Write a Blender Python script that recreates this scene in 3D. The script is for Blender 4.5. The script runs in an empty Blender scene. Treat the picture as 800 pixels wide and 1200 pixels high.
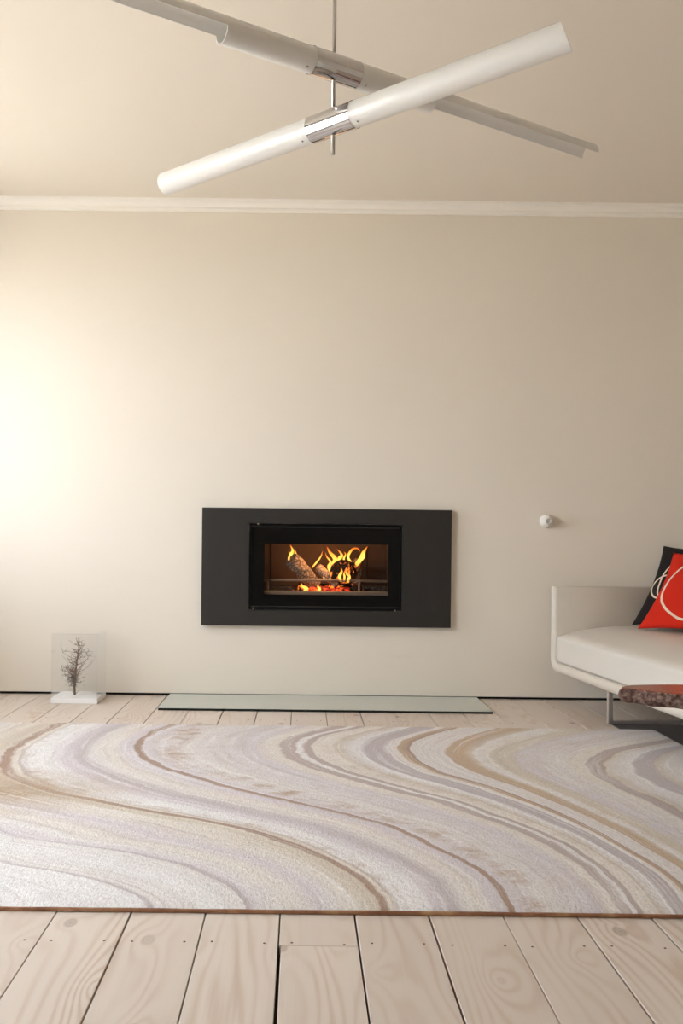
import bpy, bmesh, math, random
from mathutils import Vector, Matrix, noise as mnoise

random.seed(7)
S = bpy.context.scene
COL = S.collection

# ------------------------------------------------------------------ camera
cam_d = bpy.data.cameras.new('camera')
cam = bpy.data.objects.new('camera', cam_d)
COL.objects.link(cam)
S.camera = cam
cam_d.sensor_fit = 'HORIZONTAL'
cam_d.sensor_width = 36.0
cam_d.lens = 1050.0 / 800.0 * 36.0
cam_d.shift_x = 47.0 / 800.0
cam_d.shift_y = 32.0 / 800.0
cam_d.clip_start = 0.02
cam.location = (0.0, 0.0, 0.9)
ROLL = 0.0115
cam.rotation_euler = (Matrix.Rotation(math.pi / 2, 3, 'X') @ Matrix.Rotation(ROLL, 3, 'Z')).to_euler()

# ------------------------------------------------------------------ room sizes (metres)
D = 5.10          # back wall
CZ = 2.815        # ceiling
XL, XR, YF = -2.35, 3.6, -3.2
WT = 0.22         # wall thickness
# openings in the left wall: (y0, y1, z0, z1)
WINS = [(3.48, 4.66, 0.80, 2.45), (1.35, 2.70, 0.25, 2.45)]

# ------------------------------------------------------------------ sky and exposure
w = bpy.data.worlds.new('overcast_sky')
S.world = w
w.use_nodes = True
nt = w.node_tree
bg = nt.nodes['Background']
bg.inputs['Color'].default_value = (0.87, 0.92, 1.0, 1)
bg.inputs['Strength'].default_value = 6.3
S.view_settings.view_transform = 'Standard'
S.view_settings.look = 'None'
S.view_settings.gamma = 1.0
S.view_settings.use_curve_mapping = False
S.view_settings.exposure = 1.12
try:
    S.cycles.use_denoising = True
    S.cycles.max_bounces = 14
    S.cycles.diffuse_bounces = 6
    S.cycles.use_adaptive_sampling = True
    S.cycles.adaptive_threshold = 0.03
    S.cycles.transparent_max_bounces = 24
    S.cycles.sample_clamp_indirect = 6.0
    S.cycles.caustics_reflective = False
    S.cycles.caustics_refractive = False
except Exception:
    pass


def portal(name, loc, rot, sx, sy):
    l = bpy.data.lights.new(name, 'AREA')
    l.shape = 'RECTANGLE'
    l.size, l.size_y = sx, sy
    l.cycles.is_portal = True
    o = bpy.data.objects.new(name, l)
    COL.objects.link(o)
    o.location = loc
    o.rotation_euler = rot
    return o


for (y0, y1, z0, z1) in WINS:
    portal('window_portal', (XL - WT - 0.02, (y0 + y1) / 2, (z0 + z1) / 2), (0, -math.pi / 2, 0), z1 - z0, y1 - y0)

# sun from behind the house: it lights the paving outside, not the room
sun_d = bpy.data.lights.new('sun', 'SUN')
sun_d.energy = 26.0
sun_d.color = (1.0, 0.93, 0.82)
sun_d.angle = 0.01
sun = bpy.data.objects.new('sun', sun_d)
COL.objects.link(sun)
sun.rotation_euler = Vector((-0.62, -0.30, -0.72)).to_track_quat('-Z', 'Y').to_euler()


# ------------------------------------------------------------------ helpers
def srgb(r, g, b):
    def c(v):
        v /= 255.0
        return v / 12.92 if v <= 0.04045 else ((v + 0.055) / 1.055) ** 2.4
    return (c(r), c(g), c(b), 1.0)


class N:
    """small node-graph helper"""
    def __init__(self, name):
        self.m = bpy.data.materials.new(name)
        self.m.use_nodes = True
        self.t = self.m.node_tree
        self.b = self.t.nodes['Principled BSDF']
        self.out = self.t.nodes['Material Output']

    def n(self, typ, **kw):
        x = self.t.nodes.new(typ)
        for k, v in kw.items():
            setattr(x, k, v)
        return x

    def l(self, a, b):
        self.t.links.new(a, b)

    def math(self, op, a, b=None, clamp=False):
        x = self.n('ShaderNodeMath', operation=op)
        x.use_clamp = clamp
        for i, v in enumerate((a, b)):
            if v is None:
                continue
            if isinstance(v, (int, float)):
                x.inputs[i].default_value = v
            else:
                self.l(v, x.inputs[i])
        return x.outputs[0]

    def mix(self, fac, a, b, blend='MIX'):
        x = self.n('ShaderNodeMix', data_type='RGBA', blend_type=blend)
        for s, v in ((x.inputs[0], fac), (x.inputs[6], a), (x.inputs[7], b)):
            if isinstance(v, (int, float, tuple)):
                s.default_value = v
            else:
                self.l(v, s)
        return x.outputs[2]

    def noise(self, vec, scale, detail=3.0, rough=0.5, dist=0.0):
        x = self.n('ShaderNodeTexNoise')
        x.inputs['Scale'].default_value = scale
        x.inputs['Detail'].default_value = detail
        x.inputs['Roughness'].default_value = rough
        x.inputs['Distortion'].default_value = dist
        if vec is not None:
            self.l(vec, x.inputs['Vector'])
        return x.outputs['Fac']

    def mapping(self, vec, loc=(0, 0, 0), scale=(1, 1, 1), rot=(0, 0, 0)):
        x = self.n('ShaderNodeMapping')
        x.inputs['Location'].default_value = loc
        x.inputs['Scale'].default_value = scale
        x.inputs['Rotation'].default_value = rot
        self.l(vec, x.inputs['Vector'])
        return x.outputs[0]

    def pos(self):
        return self.n('ShaderNodeNewGeometry').outputs['Position']

    def objco(self):
        return self.n('ShaderNodeTexCoord').outputs['Object']

    def ramp(self, fac, stops, interp='LINEAR'):
        x = self.n('ShaderNodeValToRGB')
        cr = x.color_ramp
        cr.interpolation = interp
        while len(cr.elements) > 1:
            cr.elements.remove(cr.elements[-1])
        cr.elements[0].position = stops[0][0]
        cr.elements[0].color = stops[0][1]
        for p, c in stops[1:]:
            e = cr.elements.new(p)
            e.color = c
        self.l(fac, x.inputs[0])
        return x.outputs[0]

    def bump(self, height, strength=0.2, dist=0.01):
        x = self.n('ShaderNodeBump')
        x.inputs['Strength'].default_value = strength
        x.inputs['Distance'].default_value = dist
        self.l(height, x.inputs['Height'])
        self.l(x.outputs[0], self.b.inputs['Normal'])

    def set(self, color=None, rough=None, metal=None, spec=None):
        if color is not None:
            if isinstance(color, tuple):
                self.b.inputs['Base Color'].default_value = color
            else:
                self.l(color, self.b.inputs['Base Color'])
        if rough is not None:
            self.b.inputs['Roughness'].default_value = rough
        if metal is not None:
            self.b.inputs['Metallic'].default_value = metal
        if spec is not None:
            self.b.inputs['Specular IOR Level'].default_value = spec
        return self


def plain(name, color, rough=0.5, metal=0.0, spec=0.5, var=0.06, scale=20.0, bump=0.0):
    k = N(name)
    p = k.pos()
    f = k.noise(p, scale, 4.0, 0.6)
    c2 = tuple(max(0.0, c * (1.0 - var * 2)) for c in color[:3]) + (1.0,)
    k.set(k.mix(f, c2, color), rough, metal, spec)
    if bump:
        k.bump(f, bump, 0.004)
    return k.m


def clear(name, tint, gloss=0.05, ior=1.5):
    """thin clear sheet: transparent with a Fresnel reflection"""
    k = N(name)
    tr = k.n('ShaderNodeBsdfTransparent')
    tr.inputs[0].default_value = tint
    gl = k.n('ShaderNodeBsdfGlossy')
    gl.inputs['Roughness'].default_value = gloss
    gl.inputs[0].default_value = (1, 1, 1, 1)
    lw = k.n('ShaderNodeLayerWeight')
    f0 = ((ior - 1.0) / (ior + 1.0)) ** 2
    fac = k.math('ADD', k.math('MULTIPLY', k.math('POWER', lw.outputs['Facing'], 5.0), 1.0 - f0), f0)
    mx = k.n('ShaderNodeMixShader')
    k.l(fac, mx.inputs[0])
    k.l(tr.outputs[0], mx.inputs[1])
    k.l(gl.outputs[0], mx.inputs[2])
    k.l(mx.outputs[0], k.out.inputs['Surface'])
    return k.m


def link(name, bm, mat, parent=None, origin=(0, 0, 0), smooth=False, mats=None):
    """one mesh object; bm is in world coordinates, origin is the object's world location"""
    me = bpy.data.meshes.new(name)
    og = Vector(origin)
    if og.length:
        bmesh.ops.translate(bm, verts=bm.verts, vec=-og)
    bmesh.ops.recalc_face_normals(bm, faces=bm.faces)
    for f in bm.faces:
        f.smooth = smooth
    bm.to_mesh(me)
    bm.free()
    for m in (mats or [mat]):
        me.materials.append(m)
    o = bpy.data.objects.new(name, me)
    COL.objects.link(o)
    o.location = og
    if parent is not None:
        o.parent = parent
        p = parent
        acc = Vector((0, 0, 0))
        while p is not None:
            acc += p.location
            p = p.parent
        o.location = og - acc
    return o


def thing(name, label, cat, loc, group=None):
    o = bpy.data.objects.new(name, None)
    COL.objects.link(o)
    o.empty_display_size = 0.05
    o.location = loc
    o['label'] = label
    o['category'] = cat
    if group:
        o['group'] = group
    return o


def tag(o, label, cat, group=None, kind=None):
    o['label'] = label
    o['category'] = cat
    if group:
        o['group'] = group
    if kind:
        o['kind'] = kind
    return o


def struct(o, label):
    o['kind'] = 'structure'
    o['label'] = label
    return o


def NB():
    return bmesh.new()


def box(bm, x0, x1, y0, y1, z0, z1, bev=0.0, seg=1):
    r = bmesh.ops.create_cube(bm, size=1.0)
    vs = r['verts']
    for v in vs:
        v.co = Vector((x0 if v.co.x < 0 else x1, y0 if v.co.y < 0 else y1, z0 if v.co.z < 0 else z1))
    if bev > 0:
        es = list({e for v in vs for e in v.link_edges})
        bmesh.ops.bevel(bm, geom=es, offset=bev, segments=seg, affect='EDGES', profile=0.5)
    return bm


def tube(bm, pts, radii, seg=10, caps=True, flat=1.0, jitter=0.0, up=Vector((0, 1, 0))):
    """swept tube through pts with a radius each; flat scales one cross direction"""
    pts = [Vector(p) for p in pts]
    rings = []
    for i, p in enumerate(pts):
        a = pts[max(0, i - 1)]
        b = pts[min(len(pts) - 1, i + 1)]
        t = (b - a).normalized()
        r_ = up if abs(t.dot(up)) < 0.95 else Vector((1, 0, 0))
        e1 = t.cross(r_).normalized()
        e2 = e1.cross(t).normalized()
        ring = []
        for k in range(seg):
            an = 2 * math.pi * k / seg
            rr = radii[i] * (1 + random.uniform(-jitter, jitter))
            ring.append(bm.verts.new(p + e1 * math.cos(an) * rr + e2 * math.sin(an) * rr * flat))
        rings.append(ring)
    for a, b in zip(rings, rings[1:]):
        for k in range(seg):
            bm.faces.new((a[k], a[(k + 1) % seg], b[(k + 1) % seg], b[k]))
    if caps:
        bm.faces.new(rings[0])
        bm.faces.new(rings[-1])
    return bm


def rect_with_holes(bm, u0, u1, v0, v1, holes, put):
    """flat wall face with rectangular holes; put(u, v) -> Vector"""
    us = sorted({u0, u1, *[h[0] for h in holes], *[h[1] for h in holes]})
    vs = sorted({v0, v1, *[h[2] for h in holes], *[h[3] for h in holes]})
    grid = {}

    def vert(u, v):
        if (u, v) not in grid:
            grid[(u, v)] = bm.verts.new(put(u, v))
        return grid[(u, v)]
    for a, b in zip(us, us[1:]):
        for c, d in zip(vs, vs[1:]):
            mu, mv = (a + b) / 2, (c + d) / 2
            if any(h[0] < mu < h[1] and h[2] < mv < h[3] for h in holes):
                continue
            bm.faces.new((vert(a, c), vert(b, c), vert(b, d), vert(a, d)))


def solid_wall(name, u0, u1, v0, v1, holes, put, mat, label, thick):
    """wall with openings, extruded by the vector thick"""
    bm = NB()
    rect_with_holes(bm, u0, u1, v0, v1, holes, put)
    r = bmesh.ops.extrude_face_region(bm, geom=list(bm.faces))
    bmesh.ops.translate(bm, verts=[g for g in r['geom'] if isinstance(g, bmesh.types.BMVert)], vec=thick)
    return struct(link(name, bm, mat), label)


# ------------------------------------------------------------------ materials
def wall_mat(name, col, bump=0.12):
    k = N(name)
    p = k.pos()
    a = k.noise(p, 1.3, 3.0, 0.5)
    b = k.noise(p, 90.0, 3.0, 0.6)
    c2 = tuple(c * 0.97 for c in col[:3]) + (1.0,)
    k.set(k.mix(a, c2, col), 0.62, 0.0, 0.25)
    k.bump(b, bump, 0.002)
    return k.m


M = {}
M['wall'] = wall_mat('painted_wall', (0.81, 0.747, 0.652, 1))
M['ceil'] = wall_mat('painted_ceiling', (0.82, 0.755, 0.672, 1))
M['trim'] = plain('painted_trim', (0.92, 0.89, 0.83, 1), 0.45, var=0.01)
M['dark_gap'] = plain('dark_gap', (0.012, 0.009, 0.008, 1), 0.8)
M['winframe'] = plain('window_paint', (0.85, 0.85, 0.83, 1), 0.4, var=0.01)
M['pane'] = clear('window_glass', (0.97, 0.98, 0.98, 1), 0.0)
M['paving'] = plain('outside_paving', (0.48, 0.455, 0.415, 1), 0.9, var=0.1, scale=2.0)
M['chrome'] = plain('chrome', (0.60, 0.59, 0.59, 1), 0.08, 1.0, var=0.0)
M['steel'] = plain('brushed_steel', (0.62, 0.60, 0.58, 1), 0.22, 1.0, var=0.04)
M['enamel'] = plain('white_enamel', (0.80, 0.785, 0.75, 1), 0.28, var=0.01)
M['enamel'].node_tree.nodes['Principled BSDF'].inputs['Coat Weight'].default_value = 0.2
M['enamel'].node_tree.nodes['Principled BSDF'].inputs['Coat Roughness'].default_value = 0.1
M['inner_grey'] = plain('reflector_grey', (0.62, 0.60, 0.58, 1), 0.4, var=0.01)


def wood_floor():
    k = N('pale_pine_boards')
    p = k.pos()
    oi = k.n('ShaderNodeObjectInfo').outputs['Random']
    off = k.n('ShaderNodeCombineXYZ')
    k.l(k.math('MULTIPLY', oi, 37.0), off.inputs[0])
    k.l(k.math('MULTIPLY', oi, 91.0), off.inputs[1])
    va = k.n('ShaderNodeVectorMath', operation='ADD')
    k.l(p, va.inputs[0])
    k.l(off.outputs[0], va.inputs[1])
    v = va.outputs[0]
    # knots
    kv = k.mapping(v, scale=(4.6, 2.9, 1.0))
    vo = k.n('ShaderNodeTexVoronoi', feature='F1', voronoi_dimensions='2D')
    vo.inputs['Scale'].default_value = 1.0
    vo.inputs['Randomness'].default_value = 1.0
    k.l(kv, vo.inputs['Vector'])
    kd = vo.outputs['Distance']
    near = k.math('POWER', k.math('SUBTRACT', 1.0, kd, True), 5.0)
    # growth rings, stretched along the board, bent around knots
    low = k.noise(k.mapping(v, scale=(5.0, 0.55, 1.0)), 1.0, 2.0, 0.5)
    sep = k.n('ShaderNodeSeparateXYZ')
    k.l(v, sep.inputs[0])
    ph = k.math('ADD', k.math('MULTIPLY', sep.outputs[0], 150.0),
                k.math('ADD', k.math('MULTIPLY', low, 75.0), k.math('MULTIPLY', near, 16.0)))
    fine = k.noise(k.mapping(v, scale=(160.0, 3.0, 1.0)), 1.0, 3.0, 0.6)
    ring = k.math('SINE', k.math('ADD', ph, k.math('MULTIPLY', fine, 1.5)))
    ring = k.math('POWER', k.math('ADD', k.math('MULTIPLY', ring, 0.5), 0.5), 2.2)
    patch = k.noise(k.mapping(v, scale=(7.0, 1.0, 1.0)), 1.0, 2.0, 0.5)
    amt = k.math('MULTIPLY', ring, k.math('MULTIPLY', k.math('SUBTRACT', patch, 0.36, True), 2.2, True))
    base = k.mix(oi, srgb(208, 196, 184), srgb(219, 208, 197))
    base = k.mix(k.math('MULTIPLY', fine, 0.35), base, srgb(198, 182, 168))
    c = k.mix(amt, base, srgb(190, 165, 145))
    kn = k.ramp(kd, [(0.0, (0.60, 0.60, 0.60, 1)), (0.03, (0.42, 0.42, 0.42, 1)), (0.055, (0.5, 0.5, 0.5, 1)),
                     (0.085, (0.0, 0.0, 0.0, 1))])
    big = k.ramp(vo.outputs['Color'], [(0.0, (0, 0, 0, 1)), (0.58, (0, 0, 0, 1)), (0.64, (1, 1, 1, 1))])
    kf = k.math('MULTIPLY', kn, big)
    c = k.mix(kf, c, srgb(132, 112, 98))
    k.set(c, 0.42, 0.0, 0.35)
    k.bump(k.math('ADD', k.math('MULTIPLY', ring, 0.3), fine), 0.06, 0.002)
    return k.m


M['floor'] = wood_floor()
M['nail'] = plain('nail_head', (0.10, 0.08, 0.07, 1), 0.6)

# ------------------------------------------------------------------ the setting
FO = (-0.285, 0.561, 0.509, 0.978)   # opening for the fireplace in the back wall
GAP = 0.016                          # shadow gap at the foot of the wall
solid_wall('wall_back', XL - WT, XR + WT, GAP, CZ + 0.06, [FO], lambda u, v: Vector((u, D, v)), M['wall'],
           'beige painted back wall with the inset fireplace', Vector((0, 0.035, 0)))
bm = NB()
box(bm, XL - WT, XR + WT, D + 0.036, D + 0.06, -0.02, 0.3)
struct(link('wall_base', bm, M['dark_gap']), 'dark recess behind the shadow gap under the back wall')
solid_wall('wall_left', YF - WT, D, -0.05, CZ + 0.06, [(a, b, c, d) for a, b, c, d in WINS],
           lambda u, v: Vector((XL, u, v)), M['wall'], 'left wall with two windows', Vector((-WT, 0, 0)))
solid_wall('wall_right', YF - WT, D, -0.05, CZ + 0.06, [], lambda u, v: Vector((XR, u, v)), M['wall'],
           'plain right wall behind the sofa', Vector((WT, 0, 0)))
solid_wall('wall_front', XL, XR, -0.05, CZ + 0.06, [], lambda u, v: Vector((u, YF, v)), M['wall'],
           'plain front wall facing the fireplace', Vector((0, -WT, 0)))
bm = NB()
box(bm, XL - WT, XR + WT, YF - WT, D + 0.3, CZ + 0.0, CZ + 0.15)
struct(link('ceiling', bm, M['ceil']), 'beige painted ceiling')

# cornice swept along the back wall: thin bead on the ceiling, cove, thicker bead on the wall
prof = [(0.0, -0.060), (0.010, -0.060), (0.014, -0.056), (0.015, -0.044), (0.012, -0.036), (0.016, -0.028),
        (0.024, -0.019), (0.034, -0.014), (0.044, -0.012), (0.050, -0.013), (0.056, -0.009), (0.057, 0.0), (0.0, 0.0)]
bm = NB()
a = [bm.verts.new((XL, D - p[0], CZ + p[1])) for p in prof]
b = [bm.verts.new((XR, D - p[0], CZ + p[1])) for p in prof]
for i in range(len(prof)):
    j = (i + 1) % len(prof)
    bm.faces.new((a[i], a[j], b[j], b[i]))
bm.faces.new(a)
bm.faces.new(b)
struct(link('trim_1', bm, M['trim']), 'white moulded cornice between back wall and ceiling')


def window(name, kind, label, y0, y1, z0, z1):
    """sash window; kind 'L' = in the left wall (u = y), 'F' = in the front wall (u = x)"""
    def B(bm, u0, u1, d0, d1, a0, a1, bev=0.003):
        if kind == 'L':
            box(bm, XL - d1, XL - d0, u0, u1, a0, a1, bev)
        else:
            box(bm, u0, u1, YF - d1, YF - d0, a0, a1, bev)
    f = 0.05
    bm = NB()
    B(bm, y0 - 0.001, y0 + f, 0.10, 0.18, z0, z1)
    B(bm, y1 - f, y1 + 0.001, 0.10, 0.18, z0, z1)
    B(bm, y0 + f, y1 - f, 0.10, 0.18, z1 - f, z1)
    B(bm, y0 + f, y1 - f, 0.10, 0.18, z0, z0 + f)
    root = struct(link(name, bm, M['winframe']), label)
    zm = (z0 + z1) / 2
    um = (y0 + y1) / 2
    bm = NB()
    B(bm, y0 + f, y1 - f, 0.12, 0.16, zm - 0.02, zm + 0.02)
    link('meeting_rail', bm, M['winframe'], root)
    bm = NB()
    B(bm, um - 0.012, um + 0.012, 0.125, 0.155, z0 + f, z1 - f)
    link('glazing_bar', bm, M['winframe'], root)
    for (u0, u1) in ((y0 + f, um - 0.012), (um + 0.012, y1 - f)):
        for (a0, a1) in ((z0 + f, zm - 0.02), (zm + 0.02, z1 - f)):
            bm = NB()
            B(bm, u0, u1, 0.138, 0.142, a0, a1, 0)
            link('pane', bm, M['pane'], root)
    bm = NB()
    B(bm, y0 - 0.04, y1 + 0.04, -0.05, 0.0, z0 - 0.03, z0, 0.005)
    B(bm, y0, y1, 0.0, 0.10, z0 - 0.001, z0 + 0.012, 0.002)
    link('window_sill', bm, M['winframe'], root)


window('window_1', 'L', 'white framed window in the left wall next to the fireplace wall', *WINS[0])
window('window_2', 'L', 'tall white framed window in the left wall beside the rug', *WINS[1])
bm = NB()
box(bm, -30, 30, -30, 30, -0.75, -0.65)
struct(link('ground', bm, M['paving']), 'pale paved ground outside the windows')

# floor: dark bed, boards one by one
bm = NB()
box(bm, XL - 0.05, XR + 0.05, YF - 0.05, D + 0.035, -0.05, -0.022)
floor = struct(link('floor', bm, M['dark_gap']), 'pale whitewashed pine floorboards with dark gaps')
PITCH = 0.1783
x0 = -0.0405
i0 = int(math.floor((XL - x0) / PITCH)) - 0
i1 = int(math.ceil((XR - x0) / PITCH))
rg = random.Random(3)
gapw = {0: 0.0032, -1: 0.003, -2: 0.0042, 1: 0.004, 2: 0.0046, 3: 0.0018, 4: 0.004, 5: 0.0042, -3: 0.002}
nails = []
for i in range(i0, i1):
    xa = x0 + PITCH * i + gapw.get(i, rg.uniform(0.0015, 0.004)) / 2
    xb = x0 + PITCH * (i + 1) - gapw.get(i + 1, rg.uniform(0.0015, 0.004)) / 2
    xa, xb = max(xa, XL + 0.002), min(xb, XR - 0.002)
    if xb - xa < 0.02:
        continue
    cuts = [YF + 0.002, D + 0.03]
    if i == 0:
        cuts.insert(1, 1.984)
    elif i % 3 == 1:
        cuts.insert(1, rg.uniform(2.5, 3.9))
    elif i % 3 == 2:
        cuts.insert(1, rg.uniform(-0.6, 0.8))
    for c0, c1 in zip(cuts, cuts[1:]):
        bm = NB()
        ya, yb = c0 + (0.0008 if c0 > YF + 0.01 else 0), c1 - (0.0008 if c1 < D else 0)
        xs = xa
        if i == 0 and c1 < 2.0:
            xs = xa + 0.004
        box(bm, xs, xb, ya, yb, -0.022, 0.0, 0.0012)
        link('plank', bm, M['floor'], floor, ((xa + xb) / 2, ya, -0.022))
    for yn in (1.997, 4.45, 0.9):
        for dx in (0.028, -0.03):
            nails.append(((xa if dx > 0 else xb) + dx, yn + rg.uniform(-0.006, 0.006)))
bm = NB()
for (nx, ny) in nails:
    bmesh.ops.create_cone(bm, cap_ends=True, segments=8, radius1=0.0032, radius2=0.0028, depth=0.0016,
                          matrix=Matrix.Translation((nx, ny, 0.0)))
o = link('nail_heads', bm, M['nail'], floor)
o['kind'] = 'stuff'


# ------------------------------------------------------------------ rug
RX0, RX1, RY0, RY1, RZ = -1.72, 1.69, 2.15, 4.275, 0.014
# drawn lines of the rug's wave pattern, in metres on the floor (x, y), from back edge to front edge
RUGC = {
    0: [(-0.802, 2.416), (-0.636, 2.378), (-0.464, 2.283), (-0.377, 2.209), (-0.340, 2.149), (-0.332, 2.124)],
    1: [(-0.878, 2.643), (-0.607, 2.571), (-0.428, 2.500), (-0.299, 2.426), (-0.171, 2.292), (-0.120, 2.165), (-0.112, 2.130)],
    2: [(-1.122, 4.244), (-1.169, 4.018), (-1.193, 3.738), (-1.167, 3.551), (-1.136, 3.459), (-1.079, 3.335), (-0.962, 3.201), (-0.834, 3.098), (-0.606, 2.968), (-0.402, 2.865), (-0.209, 2.769), (-0.071, 2.671), (0.037, 2.550), (0.115, 2.439), (0.165, 2.348), (0.200, 2.242), (0.210, 2.144)],
    3: [(-0.588, 4.274), (-0.665, 4.099), (-0.692, 3.923), (-0.682, 3.763), (-0.619, 3.591), (-0.530, 3.460), (-0.358, 3.307), (-0.242, 3.187), (-0.036, 3.039), (0.154, 2.895), (0.284, 2.787), (0.356, 2.670), (0.432, 2.528), (0.496, 2.419), (0.518, 2.307), (0.515, 2.153)],
    4: [(0.281, 4.244), (0.156, 4.124), (0.068, 4.013), (0.021, 3.845), (0.048, 3.650), (0.149, 3.465), (0.261, 3.334), (0.374, 3.212), (0.552, 3.042), (0.603, 2.948), (0.707, 2.802), (0.790, 2.625), (0.829, 2.442), (0.834, 2.282), (0.825, 2.161)],
    5: [(0.726, 4.249), (0.583, 4.093), (0.484, 3.950), (0.450, 3.819), (0.468, 3.613), (0.533, 3.431), (0.593, 3.360), (0.708, 3.215), (0.811, 3.023), (0.862, 2.912), (0.917, 2.752), (0.966, 2.553), (0.995, 2.404), (0.996, 2.315), (0.973, 2.165)],
    6: [(1.009, 4.245), (0.883, 4.127), (0.754, 3.963), (0.661, 3.753), (0.677, 3.555), (0.747, 3.391), (0.852, 3.177), (0.932, 2.979), (1.005, 2.755), (1.061, 2.469), (1.071, 2.312), (1.059, 2.163)],
    7: [(2.100, 4.228), (1.893, 4.144), (1.652, 4.009), (1.341, 3.816), (1.198, 3.606), (1.161, 3.434), (1.182, 3.246), (1.225, 3.088), (1.252, 2.918), (1.286, 2.694), (1.299, 2.407), (1.253, 2.168)],
}


def interp(c, y):
    # c sorted by descending y; None outside
    if y > c[0][1] or y < c[-1][1]:
        return None
    for (xa, ya), (xb, yb) in zip(c, c[1:]):
        if yb <= y <= ya:
            t = 0 if ya == yb else (ya - y) / (ya - yb)
            return xa + (xb - xa) * t
    return c[-1][0]


def build_rug_field(ny):
    ys = [RY1 - (RY1 - RY0) * j / (ny - 1) for j in range(ny)]
    ks = sorted(RUGC)
    tab = {k: [interp(RUGC[k], y) for y in ys] for k in ks}

    def fill(k, ref):
        t, r = tab[k], tab[ref]
        good = [j for j in range(ny) if t[j] is not None]
        for j in range(ny):
            if t[j] is None:
                g = min(good, key=lambda q: abs(q - j))
                t[j] = r[j] + (t[g] - r[g])
    for k in (2, 3, 4, 5, 6, 7):     # complete the ends of the long lines
        t = tab[k]
        good = [j for j in range(ny) if t[j] is not None]
        for j in range(ny):
            if t[j] is None:
                g = min(good, key=lambda q: abs(q - j))
                h = g + (3 if g < ny / 2 else -3)
                t[j] = t[g] + (t[g] - t[h]) / 3.0 * abs(j - g) * 0.7
    fill(1, 2)
    fill(0, 1)
    for k in ks:
        for _ in range(3):
            t = tab[k]
            tab[k] = [(t[max(0, j - 1)] + 2 * t[j] + t[min(ny - 1, j + 1)]) / 4 for j in range(ny)]
    tab[-1] = [v - 0.45 for v in tab[0]]
    tab[8] = [v + 0.55 for v in tab[7]]
    tab[9] = [v + 0.60 for v in tab[8]]
    ks = sorted(tab)

    def phi(x, j):
        xs = [tab[k][j] for k in ks]
        for q in range(1, len(xs)):
            if xs[q] < xs[q - 1] + 0.02:
                xs[q] = xs[q - 1] + 0.02
        if x <= xs[0]:
            return ks[0] + (x - xs[0]) / 0.45
        for q in range(len(xs) - 1):
            if x <= xs[q + 1]:
                return ks[q] + (x - xs[q]) / (xs[q + 1] - xs[q])
        return ks[-1] + (x - xs[-1]) / 0.6
    return phi, ys


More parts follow.
